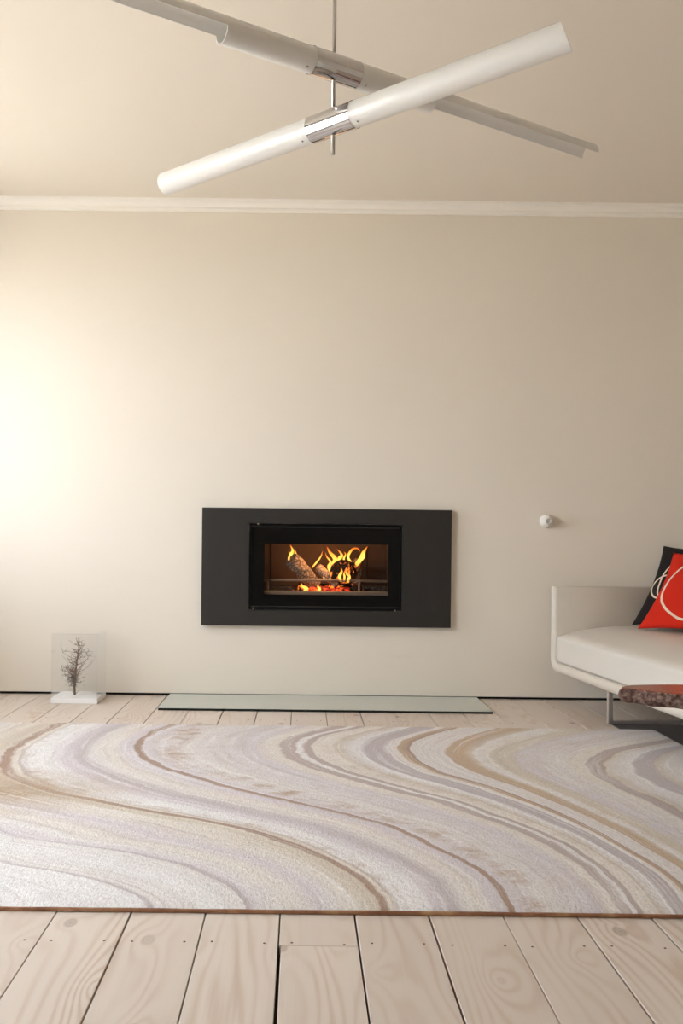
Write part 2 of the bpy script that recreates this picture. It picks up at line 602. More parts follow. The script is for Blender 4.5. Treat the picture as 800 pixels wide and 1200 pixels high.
def rug_material():
    k = N('rug_wool_and_silk')
    at = k.n('ShaderNodeAttribute', attribute_name='band')
    at.attribute_type = 'GEOMETRY'
    p = k.pos()
    n1 = k.noise(k.mapping(p, scale=(1.0, 1.6, 1.0)), 5.0, 3.0, 0.55)
    n2 = k.noise(p, 60.0, 3.0, 0.7)
    n3 = k.noise(p, 17.0, 3.0, 0.6)
    ph = k.math('ADD', at.outputs['Fac'], k.math('MULTIPLY', k.math('SUBTRACT', n1, 0.5), 0.07))
    ph = k.math('ADD', ph, k.math('MULTIPLY', k.math('SUBTRACT', n2, 0.5), 0.022))
    ph = k.math('ADD', ph, k.math('MULTIPLY', k.math('SUBTRACT', n3, 0.5), 0.035))
    W, Cc, La, Gb, Br, Ta, Of, Gr, Be = [srgb(*c) for c in (
        (232, 230, 229), (225, 218, 208), (212, 204, 208), (180, 164, 157), (158, 126, 102), (190, 160, 124),
        (222, 217, 213), (188, 178, 180), (209, 198, 180))]
    bandsA = [(-0.5, W), (-0.03, W), (-0.02, Gr), (0.02, Gr), (0.03, Of), (0.6, W), (0.97, Of), (0.98, Gr), (1.02, Gr),
              (1.03, La), (1.2, Of), (1.35, Cc), (1.55, La), (1.75, Cc), (1.9, Be), (1.965, Be), (1.975, Br), (2.03, Br),
              (2.045, Cc), (2.085, Be), (2.1, Gb), (2.125, W), (2.3, W), (2.42, La), (2.56, Gr), (2.66, Of), (2.78, Cc),
              (2.9, La), (2.965, La), (2.975, Br), (3.02, Br), (3.04, La)]
    bandsB = [(3.0, La), (3.3, Of), (3.7, La), (3.78, Cc), (3.84, Cc), (3.86, Gb), (3.93, Gb), (3.945, W), (3.975, W),
              (3.985, Gb), (4.05, Gb), (4.07, Cc), (4.26, Cc), (4.32, Be), (4.42, Of), (4.48, W), (4.54, W), (4.56, Gr),
              (4.80, Gr), (4.82, W), (4.91, Cc), (4.93, Ta), (5.05, Br), (5.08, Br), (5.09, Of)]
    bandsC = [(5.0, Of), (5.72, Of), (5.76, Ta), (6.02, Ta), (6.09, Be), (6.11, W), (6.2, Cc), (6.22, Be), (6.36, Be),
              (6.40, La), (6.74, Of), (6.80, Cc), (6.90, Cc), (6.92, Gb), (7.02, Gb), (7.03, Br), (7.05, Be), (7.13, Of),
              (7.24, W), (7.26, Gr), (7.40, Gr), (7.42, Be), (7.52, Of), (7.8, W), (8.2, La), (8.6, Be)]

    def band(bs, a, b):
        f = k.math('DIVIDE', k.math('SUBTRACT', ph, a), b - a, True)
        return k.ramp(f, [((q - a) / (b - a), c) for q, c in bs])
    ca = band(bandsA, -0.5, 3.05)
    cb = band(bandsB, 3.0, 5.1)
    cc = band(bandsC, 5.0, 8.7)
    c = k.mix(k.math('GREATER_THAN', ph, 3.03), ca, cb)
    c = k.mix(k.math('GREATER_THAN', ph, 5.085), c, cc)

    # scattered tan flecks beside the brown lines
    def window_(lo, hi, soft):
        u = k.math('DIVIDE', k.math('SUBTRACT', ph, lo), soft, True)
        v = k.math('DIVIDE', k.math('SUBTRACT', hi, ph), soft, True)
        return k.math('MULTIPLY', u, v)
    fl = k.noise(k.mapping(p, scale=(1.0, 1.5, 1.0)), 9.0, 5.0, 0.7)
    fm = k.math('MULTIPLY', k.math('SUBTRACT', fl, 0.47, True), 5.0, True)
    c = k.mix(k.math('MULTIPLY', fm, window_(3.06, 3.34, 0.08)), c, srgb(176, 146, 118))
    c = k.mix(k.math('MULTIPLY', fm, k.math('MULTIPLY', window_(2.08, 2.22, 0.04), 0.7)), c, srgb(184, 160, 134))
    c = k.mix(k.math('MULTIPLY', fm, k.math('MULTIPLY', window_(4.1, 4.5, 0.1), 0.5)), c, srgb(190, 172, 150))
    c = k.mix(k.math('MULTIPLY', fm, k.math('MULTIPLY', window_(6.05, 6.75, 0.1), 0.45)), c, srgb(204, 190, 164))
    c = k.mix(k.math('MULTIPLY', fm, k.math('MULTIPLY', window_(3.3, 3.85, 0.1), 0.28)), c, srgb(186, 174, 164))
    # warm stain at the left
    sx = k.n('ShaderNodeVectorMath', operation='DISTANCE')
    k.l(k.mapping(p, scale=(1.0, 1.9, 0.0)), sx.inputs[0])
    sx.inputs[1].default_value = (-1.08, 3.12 * 1.9, 0)
    st = k.math('SUBTRACT', 1.0, k.math('DIVIDE', sx.outputs['Value'], 0.62), True)
    st = k.math('MULTIPLY', st, k.math('MULTIPLY', fl, 2.0))
    c = k.mix(st, c, srgb(168, 140, 104))
    # fine drawn lines that follow the waves
    cv = k.n('ShaderNodeCombineXYZ')
    k.l(k.math('MULTIPLY', ph, 17.0), cv.inputs[0])
    sy = k.n('ShaderNodeSeparateXYZ')
    k.l(p, sy.inputs[0])
    k.l(k.math('MULTIPLY', sy.outputs[1], 1.6), cv.inputs[1])
    ln = k.noise(cv.outputs[0], 1.0, 3.0, 0.65)
    c = k.mix(k.math('MULTIPLY', k.math('SUBTRACT', ln, 0.52, True), 3.4, True), c, srgb(240, 239, 238))
    c = k.mix(k.math('MULTIPLY', k.math('SUBTRACT', 0.46, ln, True), 2.6, True), c, srgb(178, 163, 156))
    # silky mottling
    mo = k.noise(k.mapping(p, scale=(1.0, 0.6, 1.0), rot=(0, 0, 0.3)), 26.0, 4.0, 0.7)
    c = k.mix(k.math('MULTIPLY', k.math('SUBTRACT', mo, 0.46, True), 0.8), c, srgb(186, 174, 166))
    pile = k.noise(k.mapping(p, scale=(1.0, 0.4, 1.0)), 150.0, 3.0, 0.75)
    c = k.mix(k.math('MULTIPLY', k.math('SUBTRACT', pile, 0.38, True), 1.1), c, srgb(150, 136, 128))
    k.set(c, 0.75, 0.0, 0.2)
    k.b.inputs['Sheen Weight'].default_value = 0.25
    k.b.inputs['Sheen Roughness'].default_value = 0.4
    k.bump(k.math('ADD', pile, k.math('MULTIPLY', n2, 1.2)), 0.55, 0.006)
    return k.m


def rug_edge_material():
    k = N('rug_edge')
    p = k.pos()
    f = k.noise(p, 7.0, 4.0, 0.7)
    c = k.ramp(f, [(0.3, srgb(124, 84, 68)), (0.5, srgb(170, 126, 98)), (0.68, srgb(204, 168, 128))])
    k.set(c, 0.85, 0.0, 0.1)
    k.bump(k.noise(p, 200.0, 2.0, 0.6), 0.5, 0.004)
    return k.m


M['rug'] = rug_material()
M['rug_edge'] = rug_edge_material()
NX, NY = 230, 150
phi, ys = build_rug_field(NY)
verts, faces, vals = [], [], []
for j in range(NY):
    for i in range(NX):
        x = RX0 + (RX1 - RX0) * i / (NX - 1)
        d = min(x - RX0, RX1 - x, RY1 - ys[j], ys[j] - RY0)
        z = RZ + 0.0012 * mnoise.noise(Vector((x * 9, ys[j] * 9, 0))) - (0.003 if d < 0.004 else 0.0)
        verts.append((x, ys[j], z))
        vals.append(phi(x, j))
for j in range(NY - 1):
    for i in range(NX - 1):
        q = j * NX + i
        faces.append((q, q + NX, q + NX + 1, q + 1))
me = bpy.data.meshes.new('pile')
me.from_pydata(verts, [], faces)
for poly in me.polygons:
    poly.use_smooth = True
att = me.attributes.new('band', 'FLOAT', 'POINT')
att.data.foreach_set('value', vals)
me.materials.append(M['rug'])
rug = thing('wave_rug', 'large pale rug with wavy cream, grey and brown lines on the floorboards', 'rug',
            ((RX0 + RX1) / 2, (RY0 + RY1) / 2, 0.0))
o = bpy.data.objects.new('pile', me)
COL.objects.link(o)
o.parent = rug
o.location = -rug.location
bm = NB()
box(bm, RX0 - 0.002, RX1 + 0.002, RY0 - 0.002, RY1 + 0.002, 0.0005, RZ - 0.0035, 0.002)
link('edge_binding', bm, M['rug_edge'], rug)['label'] = 'brown bound edge of the rug'

# ------------------------------------------------------------------ flat dark sheet under the sofa, glass hearth plate
M['mat'] = plain('charcoal_sheet', srgb(96, 92, 91), 0.5, var=0.1, scale=60.0, bump=0.2)
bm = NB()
pts = [(1.545, 4.43), (1.545, 4.285), (1.70, 4.285), (1.70, 3.05), (2.6, 3.05), (2.6, 4.43)]  # thin charcoal sheet on the boards, L-shaped around the rug corner
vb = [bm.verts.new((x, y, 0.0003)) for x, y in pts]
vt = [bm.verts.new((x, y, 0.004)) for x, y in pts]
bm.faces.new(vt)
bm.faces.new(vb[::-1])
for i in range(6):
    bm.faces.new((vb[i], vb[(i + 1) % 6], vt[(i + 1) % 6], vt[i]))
tag(link('dark_floor_sheet', bm, M['mat'], None, (1.7, 4.0, 0)), 'thin dark charcoal sheet lying under the sofa beside the rug', 'mat')

k = N('hearth_glass')
tr = k.n('ShaderNodeBsdfTransparent')
tr.inputs[0].default_value = (0.90, 0.94, 0.90, 1)
gl = k.n('ShaderNodeBsdfGlossy')
gl.inputs['Roughness'].default_value = 0.06
df = k.n('ShaderNodeBsdfDiffuse')
df.inputs[0].default_value = srgb(228, 232, 222)
fr = k.n('ShaderNodeFresnel')
fr.inputs[0].default_value = 1.52
m0 = k.n('ShaderNodeMixShader')
m0.inputs[0].default_value = 0.75
m1 = k.n('ShaderNodeMixShader')
k.l(tr.outputs[0], m0.inputs[1])
k.l(df.outputs[0], m0.inputs[2])
k.l(fr.outputs[0], m1.inputs[0])
k.l(m0.outputs[0], m1.inputs[1])
k.l(gl.outputs[0], m1.inputs[2])
k.l(m1.outputs[0], k.out.inputs['Surface'])
M['hearth'] = k.m
M['hearth_edge'] = plain('glass_edge_green', (0.006, 0.012, 0.009, 1), 0.12, var=0.1)
bm = NB()
box(bm, -0.737, 1.008, 4.67, D - 0.002, 0.0005, 0.0135, 0.0008)
for f in bm.faces:
    f.material_index = 0 if f.normal.z > 0.5 else 1
tag(link('glass_hearth', bm, None, None, (0.13, 4.88, 0.0005), mats=[M['hearth'], M['hearth_edge']]),
    'long pale green glass hearth plate on the floor under the fireplace', 'hearth')

# ------------------------------------------------------------------ fireplace
PF = D - 0.034                        # front face of the surround
M['panel'] = plain('charcoal_steel', srgb(52, 49, 46), 0.42, 0.2, 0.4, var=0.04, scale=5.0)
M['black'] = plain('black_steel', (0.004, 0.004, 0.004, 1), 0.5, 0.0, 0.12)
M['frit'] = plain('black_glass_border', (0.003, 0.003, 0.003, 1), 0.12, 0.0, 0.3, var=0.0)
M['fireglass'] = clear('stove_glass', (0.86, 0.84, 0.82, 1), 0.02, 1.32)
M['lining'] = plain('vermiculite_lining', srgb(104, 80, 62), 0.9, var=0.18, scale=12.0, bump=0.2)
M['grate'] = plain('grate_bar', srgb(168, 148, 128), 0.55, 0.2)
fp = thing('inset_fireplace', 'wide charcoal metal inset fireplace with black framed glass door in the back wall', 'fireplace',
           ((-0.562 + 0.849) / 2, D - 0.001, 0.408))
O = (-0.295, 0.571, 0.4985, 0.9885)
bm = NB()
rect_with_holes(bm, -0.562, 0.849, 0.408, 1.074, [O], lambda u, v: Vector((u, PF, v)))
r = bmesh.ops.extrude_face_region(bm, geom=list(bm.faces))
bmesh.ops.translate(bm, verts=[g for g in r['geom'] if isinstance(g, bmesh.types.BMVert)], vec=(0, 0.0335, 0))
link('surround_panel', bm, M['panel'], fp)
bm = NB()
rect_with_holes(bm, O[0] + 0.001, O[1] - 0.001, O[2] + 0.001, O[3] - 0.001,
                [(O[0] + 0.014, O[1] - 0.014, O[2] + 0.014, O[3] - 0.014)], lambda u, v: Vector((u, PF + 0.006, v)))
r = bmesh.ops.extrude_face_region(bm, geom=list(bm.faces))
bmesh.ops.translate(bm, verts=[g for g in r['geom'] if isinstance(g, bmesh.types.BMVert)], vec=(0, 0.006, 0))
df_ = link('door_frame', bm, M['black'], fp)
bm = NB()
box(bm, O[0] + 0.004, O[1] - 0.004, PF + 0.0160, PF + 0.0200, O[2] + 0.004, O[3] - 0.004)
link('door_glass', bm, M['fireglass'], fp)
for z in (O[2] + 0.020, O[3] - 0.020):
    bm = NB()
    box(bm, O[0] + 0.016, O[1] - 0.016, PF + 0.008, PF + 0.011, z - 0.0025, z + 0.0025, 0.0006)
    link('glass_rail', bm, M['panel'], fp)
IN = (-0.208, 0.494, 0.586, 0.874)
bm = NB()
rect_with_holes(bm, O[0] + 0.002, O[1] - 0.002, O[2] + 0.002, O[3] - 0.002, [IN], lambda u, v: Vector((u, PF + 0.0125, v)))
r = bmesh.ops.extrude_face_region(bm, geom=list(bm.faces))
bmesh.ops.translate(bm, verts=[g for g in r['geom'] if isinstance(g, bmesh.types.BMVert)], vec=(0, 0.003, 0))
link('black_mask', bm, M['frit'], fp)
for (sx, sz) in ((-0.245, 0.984), (-0.268, 0.505), (0.533, 0.503)):
    bm = NB()
    bmesh.ops.create_cone(bm, cap_ends=True, segments=14, radius1=0.007, radius2=0.0055, depth=0.005,
                          matrix=Matrix.Translation((sx, PF + 0.004, sz)) @ Matrix.Rotation(math.pi / 2, 4, 'X'))
    link('screw', bm, M['chrome'], fp, smooth=False)
# firebox lining
FB0, FB1 = PF + 0.036, 5.46
FX0, FX1, FZ0, FZ1 = -0.235, 0.52, 0.565, 0.905
for nm, bb in (('lining_back', (FX0, FX1, FB1, FB1 + 0.03, FZ0, FZ1)), ('lining_side', (FX0 - 0.03, FX0, FB0, FB1 + 0.03, FZ0, FZ1)),
               ('lining_side', (FX1, FX1 + 0.03, FB0, FB1 + 0.03, FZ0, FZ1)),
               ('lining_top', (FX0 - 0.03, FX1 + 0.03, FB0, FB1 + 0.03, FZ1, FZ1 + 0.03)),
               ('lining_floor', (FX0 - 0.03, FX1 + 0.03, FB0, FB1 + 0.03, FZ0 - 0.03, FZ0))):
    bm = NB()
    box(bm, *bb)
    link(nm, bm, M['lining'], fp)
bm = NB()
box(bm, FX0 + 0.05, FX1 - 0.12, FB1 - 0.012, FB1 - 0.001, FZ0 + 0.05, FZ1 - 0.03, 0.004)
link('back_plate', bm, M['lining'], fp)
bm = NB()
box(bm, IN[0] - 0.02, IN[1] + 0.02, FB0 + 0.006, FB0 + 0.03, 0.566, 0.606, 0.004)
link('ash_lip', bm, M['grate'], fp)
bm = NB()
tube(bm, [(IN[0] - 0.02, FB0 + 0.045, 0.664), (0.15, FB0 + 0.045, 0.667), (IN[1] + 0.02, FB0 + 0.045, 0.664)], [0.0075] * 3, 8)
link('log_bar', bm, M['grate'], fp, smooth=True)
for bx in (-0.19, 0.335):
    bm = NB()
    tube(bm, [(bx, FB0 + 0.045, 0.566), (bx, FB0 + 0.045, 0.662)], [0.006, 0.006], 8)
    link('bar_post', bm, M['grate'], fp, smooth=True)


# logs
def log_material(name, bark, crack, char, glow):
    k = N(name)
    p = k.objco()
    f = k.noise(k.mapping(p, scale=(1.0, 1.0, 1.0)), 42.0, 5.0, 0.7)
    vo = k.n('ShaderNodeTexVoronoi', feature='DISTANCE_TO_EDGE')
    vo.inputs['Scale'].default_value = 46.0
    k.l(p, vo.inputs['Vector'])
    cr = k.math('LESS_THAN', vo.outputs['Distance'], 0.09)
    c = k.mix(f, bark, crack)
    c = k.mix(cr, c, crack)
    g = k.noise(p, 16.0, 3.0, 0.6)
    cm = k.math('MULTIPLY', k.math('SUBTRACT', g, 1.0 - char, True), 8.0, True)
    c = k.mix(cm, c, (0.008, 0.006, 0.005, 1))
    k.set(c, 0.95, 0.0, 0.1)
    k.bump(k.math('SUBTRACT', f, cr), 0.7, 0.006)
    if glow:
        gm = k.math('MULTIPLY', k.math('SUBTRACT', k.noise(p, 30.0, 3.0, 0.6), 0.56, True), 9.0, True)
        k.b.inputs['Emission Color'].default_value = (1.0, 0.22, 0.03, 1)
        k.l(k.math('MULTIPLY', gm, glow), k.b.inputs['Emission Strength'])
    return k.m


M['log_pale'] = log_material('ashy_birch_log', srgb(224, 208, 190), srgb(112, 92, 76), 0.40, 0)
M['log_char'] = log_material('charred_log', srgb(46, 36, 30), srgb(14, 11, 10), 0.62, 1.4)
M['log_grey'] = log_material('ash_grey_log', srgb(132, 116, 104), srgb(60, 50, 44), 0.40, 0)


def log(a, b, r, mat, label, seg=14):
    a, b = Vector(a), Vector(b)
    n = 9
    pts, rad = [], []
    for i in range(n):
        t = i / (n - 1)
        pts.append(a.lerp(b, t) + Vector((random.uniform(-1, 1), random.uniform(-1, 1), random.uniform(-1, 1))) * r * 0.06)
        rad.append(r * (0.90 if i in (0, n - 1) else random.uniform(0.94, 1.06)))
    bm = NB()
    tube(bm, pts, rad, seg, jitter=0.07)
    low = min(v.co.z for v in bm.verts)
    o = link('fire_log', bm, mat, None, ((a + b) / 2)[:], smooth=False)
    return tag(o, label, 'log', 'logs in the fire')


log((-0.055, 5.20, 0.785), (0.085, 5.27, 0.63), 0.046, M['log_pale'], 'pale bark log leaning left in the fire behind the glass')
log((0.10, 5.24, 0.735), (0.215, 5.19, 0.640), 0.026, M['log_pale'], 'small split pale log in the middle of the fire')
log((0.225, 5.17, 0.715), (0.30, 5.36, 0.700), 0.070, M['log_char'], 'thick charred black log burning on the right of the fire')
log((0.325, 5.24, 0.64), (0.335, 5.33, 0.78), 0.026, M['log_pale'], 'short pale stick behind the charred log')
log((0.36, 5.22, 0.612), (0.50, 5.25, 0.614), 0.026, M['log_grey'], 'ash grey stick lying at the right of the firebox')
log((-0.20, 5.22, 0.603), (-0.05, 5.20, 0.605), 0.022, M['log_grey'], 'ash grey stick lying at the left of the firebox')
log((-0.02, 5.32, 0.604), (0.30, 5.34, 0.606), 0.036, M['log_char'], 'charred log lying flat beneath the other logs')

# ash bed and embers
bm = NB()
for _ in range(240):
    x, y = random.uniform(FX0 + 0.03, FX1 - 0.03), random.uniform(FB0 + 0.035, FB1 - 0.05)
    s = random.uniform(0.006, 0.016)
    bmesh.ops.create_icosphere(bm, subdivisions=1, radius=s, matrix=Matrix.Translation((x, y, FZ0 + s * 0.6 + random.uniform(0, 0.02)))
                               @ Matrix.Diagonal((random.uniform(0.8, 1.8), 1, 0.7, 1)))
tag(link('ash_bed', bm, plain('ash', srgb(150, 132, 118), 0.95, var=0.25, scale=30.0), None, (0.14, 5.28, FZ0)),
    'grey ash heaped on the firebox floor', 'ash', kind='stuff')
k = N('glowing_ember')
p = k.pos()
f = k.noise(p, 38.0, 4.0, 0.7)
c = k.ramp(f, [(0.40, (0.03, 0.003, 0.001, 1)), (0.52, (0.75, 0.035, 0.008, 1)), (0.63, (1.0, 0.20, 0.03, 1)), (0.75, (1.0, 0.5, 0.12, 1))])
k.set((0.02, 0.01, 0.01, 1), 0.9)
k.l(c, k.b.inputs['Emission Color'])
k.b.inputs['Emission Strength'].default_value = 0.9
bm = NB()
for _ in range(64):
    x = random.gauss(0.12, 0.10)
    y = random.uniform(FB0 + 0.06, 5.30)
    if not -0.06 < x < 0.31:
        continue
    s = random.uniform(0.008, 0.019)
    bmesh.ops.create_icosphere(bm, subdivisions=1, radius=s, matrix=Matrix.Translation((x, y, FZ0 + 0.020 + random.uniform(0, 0.034)))
                               @ Matrix.Diagonal((1.5, 1, 0.8, 1)))
tag(link('embers', bm, k.m, None, (0.12, 5.22, FZ0)), 'red glowing embers under the burning logs', 'embers', kind='stuff')

# flames
k = N('flame')
sep = k.n('ShaderNodeSeparateXYZ')
k.l(k.n('ShaderNodeTexCoord').outputs['Generated'], sep.inputs[0])
hz = sep.outputs[2]
col = k.ramp(hz, [(0.0, (1.0, 0.30, 0.03, 1)), (0.35, (1.0, 0.55, 0.10, 1)), (0.7, (1.0, 0.42, 0.05, 1)), (1.0, (0.95, 0.14, 0.01, 1))])
em = k.n('ShaderNodeEmission')
k.l(col, em.inputs[0])
em.inputs[1].default_value = 1.45
tr = k.n('ShaderNodeBsdfTransparent')
lw = k.n('ShaderNodeLayerWeight')
lw.inputs[0].default_value = 0.35
mx = k.n('ShaderNodeMixShader')
k.l(k.math('MULTIPLY', k.math('SUBTRACT', 1.0, lw.outputs['Facing'], True), k.ramp(hz, [(0, (0.75, 0.75, 0.75, 1)), (0.6, (0.8, 0.8, 0.8, 1)), (1.0, (0.25, 0.25, 0.25, 1))])), mx.inputs[0])
k.l(tr.outputs[0], mx.inputs[1])
k.l(em.outputs[0], mx.inputs[2])
k.l(mx.outputs[0], k.out.inputs['Surface'])
M['flame'] = k.m
fire = thing('fire', 'orange flames rising from the burning logs behind the glass', 'fire', (0.13, 5.25, 0.62))


def flame(pts, r):
    n = len(pts)
    pp = [Vector(p) for p in pts]
    # smooth through the points
    out = []
    for i in range(n - 1):
        p0, p1, p2, p3 = pp[max(0, i - 1)], pp[i], pp[i + 1], pp[min(n - 1, i + 2)]
        for s in range(5):
            t = s / 5
            out.append(0.5 * ((2 * p1) + (p2 - p0) * t + (2 * p0 - 5 * p1 + 4 * p2 - p3) * t * t + (3 * p1 - p0 - 3 * p2 + p3) * t ** 3))
    out.append(pp[-1])
    m = len(out)
    rad = []
    for i in range(m):
        t = i / (m - 1)
        rad.append(max(0.0008, r * (math.sin(math.pi * min(1, 0.18 + 0.82 * t)) ** 0.8) * (1.15 - 0.6 * t)))
    bm = NB()
    tube(bm, out, rad, 10, flat=0.6)
    link('flame', bm, M['flame'], fire, smooth=True)


Y0 = 5.26
flame([(-0.045, Y0, 0.775), (-0.058, Y0, 0.81), (-0.050, Y0, 0.835), (-0.068, Y0, 0.87)], 0.011)
flame([(-0.02, Y0 + .02, 0.765), (-0.025, Y0 + .02, 0.79), (-0.034, Y0 + .02, 0.815), (-0.040, Y0 + .02, 0.845)], 0.012)
flame([(0.065, Y0, 0.735), (0.090, Y0, 0.765), (0.115, Y0, 0.80), (0.125, Y0, 0.835)], 0.0055)
flame([(0.21, Y0, 0.68), (0.185, Y0, 0.735), (0.200, Y0, 0.785), (0.168, Y0, 0.825), (0.150, Y0, 0.86)], 0.017)
flame([(0.235, Y0 + .03, 0.73), (0.225, Y0 + .03, 0.785), (0.240, Y0 + .03, 0.81), (0.212, Y0 + .03, 0.845)], 0.013)
flame([(0.300, Y0, 0.76), (0.275, Y0, 0.80), (0.300, Y0, 0.845), (0.330, Y0, 0.85), (0.345, Y0, 0.83)], 0.008)
flame([(0.320, Y0, 0.75), (0.350, Y0, 0.79), (0.365, Y0, 0.83), (0.392, Y0, 0.865)], 0.014)
flame([(0.15, Y0 - .05, 0.66), (0.135, Y0 - .05, 0.69), (0.143, Y0 - .05, 0.72), (0.125, Y0 - .05, 0.75)], 0.010)
flame([(0.23, 5.145, 0.660), (0.222, 5.145, 0.69), (0.234, 5.145, 0.72), (0.228, 5.145, 0.74)], 0.010)
flame([(0.268, 5.145, 0.655), (0.275, 5.145, 0.69), (0.262, 5.145, 0.71), (0.270, 5.145, 0.735)], 0.011)
flame([(0.02, 5.17, 0.60), (0.035, 5.17, 0.615), (0.01, 5.17, 0.63), (0.0, 5.17, 0.65)], 0.012)
flame([(0.175, Y0, 0.70), (0.160, Y0, 0.74), (0.172, Y0, 0.77), (0.150, Y0, 0.80), (0.142, Y0, 0.825)], 0.007)
flame([(0.255, Y0 + .03, 0.76), (0.252, Y0 + .03, 0.79), (0.262, Y0 + .03, 0.815), (0.250, Y0 + .03, 0.83)], 0.006)
flame([(0.345, Y0 + .02, 0.77), (0.368, Y0 + .02, 0.80), (0.372, Y0 + .02, 0.825), (0.384, Y0 + .02, 0.845)], 0.008)
flame([(0.247, 5.142, 0.665), (0.250, 5.142, 0.69), (0.246, 5.142, 0.705), (0.252, 5.142, 0.725)], 0.006)
flame([(-0.065, 5.21, 0.765), (-0.072, 5.21, 0.79), (-0.066, 5.21, 0.81), (-0.076, 5.21, 0.835)], 0.006)
flame([(0.10, 5.17, 0.60), (0.11, 5.17, 0.615), (0.098, 5.17, 0.63), (0.104, 5.17, 0.645)], 0.008)
fl = bpy.data.lights.new('fire_glow', 'POINT')
fl.energy = 1.5
fl.color = (1.0, 0.50, 0.22)
fl.shadow_soft_size = 0.05
fo = bpy.data.objects.new('fire_glow', fl)
COL.objects.link(fo)
fo.parent = fire
fo.location = Vector((0.12, 5.14, 0.845)) - fire.location

# ------------------------------------------------------------------ pendant lamp with two crossed tubes
ROD = Vector((0.078, 2.577, 0.0))
lamp = thing('tube_pendant_lamp', 'pendant lamp of two crossed white tubes with chrome sleeves on a thin rod', 'pendant lamp',
             (ROD.x, ROD.y, 2.01))
bm = NB()
tube(bm, [(ROD.x, ROD.y, 2.008), (ROD.x, ROD.y, CZ - 0.02)], [0.0058, 0.0058], 12)
link('rod', bm, M['steel'], lamp, smooth=True)
bm = NB()
tube(bm, [(ROD.x, ROD.y, CZ - 0.05), (ROD.x, ROD.y, CZ - 0.045), (ROD.x, ROD.y, CZ - 0.012), (ROD.x, ROD.y, CZ)], [0.012, 0.035, 0.055, 0.055], 24)
link('ceiling_rose', bm, M['chrome'], lamp, smooth=False)
for z, sgn in ((2.135, 1), (2.222, 1)):
    bm = NB()
    tube(bm, [(ROD.x, ROD.y, z), (ROD.x, ROD.y, z + 0.006)], [0.0085, 0.0085], 12)
    link('rod_collar', bm, M['steel'], lamp, smooth=False)


def shade(c, direc, h0, h1, slot, a_open0, a_open1, slant=0.0, R=0.0362):
    """tube from -h0 to +h1 along direc; beyond +-slot it is open between two angles.
    angle 0 = horizontal towards the room side, 90 = up"""
    d = Vector(direc).normalized()
    side = Vector((d.y, -d.x, 0)).normalized()
    if side.y > 0:
        side = -side            # towards the camera side of the room
    up = Vector((0, 0, 1))
    bm = NB()
    TH = 0.0022

    def P(s, ang, r):
        a = math.radians(ang)
        return Vector(c) + d * s + side * math.cos(a) * r + up * math.sin(a) * r
    n = 48
    angs = [360.0 * i / n for i in range(n)]

    def is_open(am):
        x = (am - a_open0) % 360.0
        return x < (a_open1 - a_open0)
    ss = [-h0, -(h0 + slot) * 0.75, -(h0 + slot) * 0.5, -(h0 + slot) * 0.25 - slot * 0.0, -slot, 0.0, slot, (h1 + slot) * 0.35, (h1 + slot) * 0.5, (h1 + slot) * 0.75, h1]
    ss = sorted(set(ss))
    ss = [s for s in ss if abs(s) >= slot or s == 0.0]
    def cut(s, a):
        # the room-side end of the tube is cut at a slant
        if s == h1 and slant:
            q = math.radians(a + 27.0)
            return s + R * (0.40 * math.cos(q) - slant * math.sin(q))
        return s
    grid_o = [[bm.verts.new(P(cut(s, a), a, R)) for a in angs] for s in ss]
    for si in range(len(ss) - 1):
        mid = (ss[si] + ss[si + 1]) / 2
        for ai in range(n):
            if abs(mid) > slot and is_open(360.0 * (ai + 0.5) / n):
                continue
            bj = (ai + 1) % n
            bm.faces.new((grid_o[si][ai], grid_o[si][bj], grid_o[si + 1][bj], grid_o[si + 1][ai]))
    loose = [v for v in bm.verts if not v.link_faces]
    bmesh.ops.delete(bm, geom=loose, context='VERTS')
    bmesh.ops.recalc_face_normals(bm, faces=bm.faces)
    for f in bm.faces:                         # outward
        cc = f.calc_center_median()
        ax = Vector(c) + d * (cc - Vector(c)).dot(d)
        if f.normal.dot(cc - ax) < 0:
            f.normal_flip()
    o = link('tube_shade', bm, M['enamel'], lamp, smooth=True)
    md = o.modifiers.new('wall', 'SOLIDIFY')
    md.thickness = TH
    md.offset = -1.0
    md.use_even_offset = True
    o.modifiers.new('crisp', 'EDGE_SPLIT').split_angle = math.radians(40)
    # lamp holders inside at the slot starts
    for s in (-slot + 0.06, slot - 0.06):
        bm = NB()
        sg = 1 if s > 0 else -1
        tube(bm, [P(s - sg * 0.02, 0, 0), P(s, 0, 0)], [R - 0.004, R - 0.004], 24)
        link('lamp_holder', bm, M['inner_grey'], o, smooth=False)
    # chrome sleeve
    bm = NB()
    tube(bm, [P(-0.078, 0, 0), P(0.078, 0, 0)], [R + 0.0016, R + 0.0016], 64, caps=False)
    sl = link('chrome_sleeve', bm, M['chrome'], lamp, smooth=True)
    for s in (-0.10, 0.10):
        bm = NB()
        a = math.radians(-62)
        pp = P(s, -62, R)
        nn = (side * math.cos(a) + up * math.sin(a))
        tube(bm, [pp - nn * 0.001, pp + nn * 0.0015], [0.0035, 0.003], 10)
        link('set_screw', bm, M['steel'], lamp, smooth=False)
    return o


d1 = Vector((0.614 + 0.481, 2.134 - 3.05, 0))
d2 = Vector((0.998 - 0.078, 3.139 - 2.577, 0))
shade((ROD.x, ROD.y, 2.100), d1, 0.72, 0.70, 0.20, 66, 246, 0.24)
shade((ROD.x, ROD.y, 2.257), d2, 1.06, 1.075, 0.358, 182, 353)

